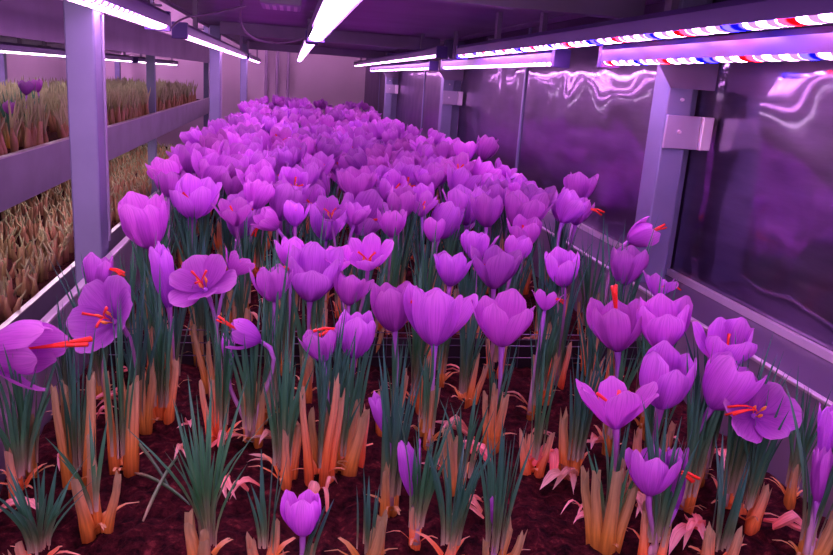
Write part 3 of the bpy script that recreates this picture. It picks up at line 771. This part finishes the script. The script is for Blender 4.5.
lamp('unseen strip lamp added to light the far end wall', .05, 1.99, 4.95, 5.27, LEDFILL, None, 2.2)  # added above the shelf, out of view, to brighten the end wall
lamp('unseen strip lamp added to brighten the wall behind the left rack', -1.16, 2.05, .8, 4.8, LEDFILL, None, 2.2)  # added out of view to brighten the left wall
for i, (u, lb) in enumerate(((266, 'left of three thin pipes on the end wall'), (277, 'middle of three thin pipes on the end wall'), (288, 'right of three thin pipes on the end wall'))):
    p = fwd(u, 80, 5.27)
    bm = bmesh.new(); tube(bm, [Vector((0, 0, -p.z)), Vector((0, 0, 2.2-p.z))], [.011]*2, 10)
    tag(link('wall_pipe', mesh('pipe', bm, CABLE, True), None, p), lb, 'pipe')
def shoot_bms(rr, both=None):
    b1 = bmesh.new() if both is None else both[0]; b2 = bmesh.new() if both is None else both[1]
    u1 = b1.loops.layers.uv.verify(); u2 = b2.loops.layers.uv.verify()
    return b1, b2, u1, u2
def add_shoot(b1, b2, u1, u2, rr, o, tall):
    for k in range(rr.randint(4, 6)):
        a = rr.uniform(0, 6.28); r = rr.uniform(.002, .024)
        p = o+Vector((math.cos(a)*r, math.sin(a)*r, -.006))
        h = rr.uniform(.045, .075)*(.95 if tall else .95)
        q = p+Vector((rr.uniform(-.012, .012), rr.uniform(-.012, .012), h))
        tube(b1, bez(p, p+UP*h*.4, q-UP*h*.3, q, 4), [.0062, .0068, .0050, .0030], 6, u1)
        for m in range(3 if tall else 1):
            e = q+Vector((rr.uniform(-.016, .016), rr.uniform(-.016, .016), rr.uniform(.03, .062) if tall else rr.uniform(.008, .028)))
            tube(b2, bez(q-UP*.012, q+UP*.008, e-UP*.01, e, 4), [.0026, .0026, .0021, .0004], 4, u2)
def shoot_meshes(tall, seed):
    rr = random.Random(seed)
    b1, b2, u1, u2 = shoot_bms(rr)
    add_shoot(b1, b2, u1, u2, rr, Vector((0, 0, 0)), tall)
    return mesh('shoot_sheath', b1, SHOOT, True), mesh('shoot_leaf', b2, SHOOTL, True)
SH = {True: [shoot_meshes(True, 300+s) for s in range(9)], False: [shoot_meshes(False, 400+s) for s in range(9)]}
rr = random.Random(5)
spots = []
for tall, zl in ((True, 1.02), (False, .72)):
    for r in range(6):
        x = -.548-.075*r
        y = 1.12+rr.uniform(0, .03) if tall else 1.05
        y += r*.12
        while y < 4.5:
            spots.append((y+r*.12, x+rr.uniform(-.018, .018), y+rr.uniform(-.02, .02), zl-.012, tall))
            y += .062 if r < 3 else .075
spots.sort()
src = {}
rest = []
def shoot_label(tall, y, x):
    tray = 'upper' if tall else 'lower'
    if y < 1.75: w = 'left of the nearest post'
    elif y < 2.3: w = 'behind the nearest post'
    elif y < 2.95: w = 'just right of the nearest post'
    else: w = 'beyond the thin rack post'
    d = 'front row' if x > -.60 else ('second row' if x > -.675 else 'back rows')
    look = 'green-tipped tan shoots' if tall else 'pale tan shoots'
    return f'{look}, {d}, {tray} left tray, {w}'
for i, (k, x, y, z, tall) in enumerate(spots):
    if i >= 300: rest.append((x, y, z, tall)); continue
    v = rr.randrange(9)
    lab = shoot_label(tall, y, x)
    if (tall, v) not in src:
        root = thing('crocus_shoots', lab, 'shoots', (x, y, z), ('upper' if tall else 'lower')+' left tray shoots')
        s = link('sheath', SH[tall][v][0], root); l = link('leaf_tuft', SH[tall][v][1], root)
        src[(tall, v)] = (root, s, l)
    else:
        r0, s0, l0 = src[(tall, v)]
        root = r0.copy(); C.objects.link(root); root.location = (x, y, z)
        root['label'] = lab
        for ch in (s0, l0):
            c = ch.copy(); C.objects.link(c); c.parent = root
    root['group'] = 'shoots, '+lab.split(', ', 1)[1]
    root.rotation_euler.z = rr.uniform(0, 6.28)
b1, b2, u1, u2 = shoot_bms(rr)
for x, y, z, tall in rest: add_shoot(b1, b2, u1, u2, rr, Vector((x, y, z)), tall)
t = tag(link('crocus_shoots', mesh('far_shoot_sheaths', b1, SHOOT, True)), 'far mass of tan crocus shoots deep in the left rack trays', 'shoots', None, 'stuff')
link('leaf_tuft', mesh('far_shoot_leaves', b2, SHOOTL, True), t)
# the few crocuses in bloom in the upper left tray
for i, (u, v, yy, lb) in enumerate(((26, 88, 1.62, 'violet crocus in bloom in the upper left tray, highest near the picture edge'), (10, 108, 1.50, 'dark violet crocus low in the upper left tray at the picture edge'),
        (36, 86, 1.78, 'violet crocus standing above the upper left tray shoots, right of its neighbour'), (14, 118, 1.56, 'small violet crocus among tan shoots of the upper left tray'))):
    c = fwd(u, v, yy); c = CAM+(c-CAM)*((-.565-.012*i)/c.x)
    B = Vector((c.x, c.y, 1.006))
    root = thing('saffron_crocus', lb, 'crocus', B)
    r2 = random.Random(60+i)
    link('leaf_tuft', r2.choice(TUFTS_FAR), root)
    link('sheath', r2.choice(SHEATHS), root)
    add_bloom(root, B, c, Vector((r2.uniform(-.3, .3), -.1, 1)).normalized(), r2.choice(('cup', 'goblet')), .72, r2, None, 1)

# ------------------------------------------------------------------ dry husks, fallen leaves
def husk_mesh(seed):
    r2 = random.Random(seed)
    bm = bmesh.new(); uvl = bm.loops.layers.uv.new('UVMap')
    a0 = r2.uniform(0, 6.28)
    for k in range(r2.randint(2, 4)):
        L = r2.uniform(.016, .042); w = r2.uniform(.0016, .0056)
        a = a0+r2.uniform(-.55, .55); d = Vector((math.cos(a), math.sin(a), 0)); s = Vector((-d.y, d.x, 0))
        o = Vector((r2.uniform(-.008, .008), r2.uniform(-.008, .008), .001))
        lift = r2.uniform(.002, .013); curl = r2.uniform(.4, 1.2); bend = r2.uniform(-.014, .014)
        rows = []
        for i in range(7):
            t = i/6
            ww = w*(math.sin(PI*min(1, .15+t*.85))**.7)*r2.uniform(.75, 1.1)
            p = o+d*L*(t-.5)+s*bend*t*t+UP*(lift*math.sin(PI*t)+.002*r2.uniform(0, 1))
            rows.append([bm.verts.new(p+s*ww*q+UP*ww*curl*q*q) for q in (-1, -.4, .3, 1)])
        for i in range(6):
            for j in range(3):
                f = bm.faces.new((rows[i][j], rows[i][j+1], rows[i+1][j+1], rows[i+1][j]))
                for l, (x, y) in zip(f.loops, ((j, i), (j+1, i), (j+1, i+1), (j, i+1))): l[uvl].uv = (x/3+k*.7, y/6)
    return mesh('husk', bm, HUSK, True)
HK = [husk_mesh(800+s) for s in range(8)]
def husk(u, v, s, label, group=None, k=None):
    p = at(u, v, SOIL)
    o = link('dry_husk', HK[R.randrange(8) if k is None else k], None, p+UP*.003)
    o.rotation_euler = (R.uniform(-.2, .2), R.uniform(-.2, .2), R.uniform(0, 6.28)); o.scale = (s, s, s)
    tag(o, label, 'husk', group)
for u, v, s, lb in ((222, 445, .9, 'pink papery husk lying on soil left of centre'), (268, 448, .8, 'forked pale husk left of the upright blade bundle'),
    (452, 440, 1.2, 'curled orange husk below the big central cup'), (470, 465, 1.1, 'torn orange husk standing in the centre foreground'),
    (548, 470, 1.3, 'large crumpled pale husk left of the open star bloom'), (560, 490, 1.0, 'small pale husk just in front of the large crumpled one'),
    (636, 515, 1.2, 'pink striped husk curled at the lower right'), (598, 452, .9, 'pale husk scrap under the open star bloom'),
    (712, 470, 1.2, 'tan husk heap below the right bloom cluster'), (790, 535, 1.2, 'pale pink husk in the lower right corner'),
    (775, 455, 1.2, 'white husk against the right tray wall'), (118, 408, 1.0, 'pink husk curl behind the tall tan sheaths at left'),
    (150, 415, .9, 'pale curled husk beside the long sprawling tuft'), (420, 395, 1.0, 'bright torn husk just in front of the wire divider'),
    (20, 520, 1.0, 'white husk strip at the far left front'), (330, 500, .9, 'small pale husk above right of the lone closed bloom'),
    (505, 405, .9, 'reddish husk below the striped cup'), (690, 545, 1.0, 'brown husk at the bottom right between leaf tufts'),
    (175, 330, 1.0, 'pale husk lump behind the wire divider at left'), (575, 520, .8, 'husk scrap at the foot of the thick brown stems')):
    husk(u, v, s, lb)
for k in range(34):
    for _ in range(40):
        y = R.uniform(.42, 1.1); x = R.uniform(-.17, .39)
        if free(x, y, .022): break
    o = link('dry_husk', HK[R.randrange(8)], None, (x, y, SOIL+.003)); s = R.uniform(.4, .9)
    o.scale = (s, s, s); o.rotation_euler = (R.uniform(-.3, .3), R.uniform(-.3, .3), R.uniform(0, 6.28))
    tag(o, 'small dry husk scrap lying on dark soil between the crocus stems', 'husk', 'husk scraps on the soil')
def fallen(label, a, b, h0, h1):
    p = at(*a, SOIL+h0); q = at(*b, SOIL+h1)
    bm = bmesh.new(); uvl = bm.loops.layers.uv.new('UVMap')
    v = q-p
    pts = bez(Vector((0, 0, 0)), v*.33+UP*.006, v*.66+UP*.006, v, 8)
    tube(bm, pts, [.0007, .0012, .0013, .0013, .0013, .0012, .001, .0004], 5, uvl)
    tag(link('withered_leaf', mesh('withered', bm, SHOOTL, True), None, p), label, 'leaf')
fallen('thin fallen leaf crossing the soil at left, tip pointing down right', (127, 432), (172, 492), .02, .002)
fallen('pale straw-like leaf lying across the soil left of the sprawling tuft', (143, 521), (178, 456), .002, .02)
fallen('straight greenish leaf lying below the crossing straw at left', (135, 473), (190, 505), .004, .012)

# ------------------------------------------------------------------ world
w = bpy.data.worlds.new('world'); SC.world = w; w.use_nodes = True
bg = w.node_tree.nodes['Background']
bg.inputs[0].default_value = (0.90, 0.50, 0.78, 1)
bg.inputs[1].default_value = 1.15
print('PLANTS', COUNT[0], 'spots', len(spots), 'objs', len(bpy.data.objects))
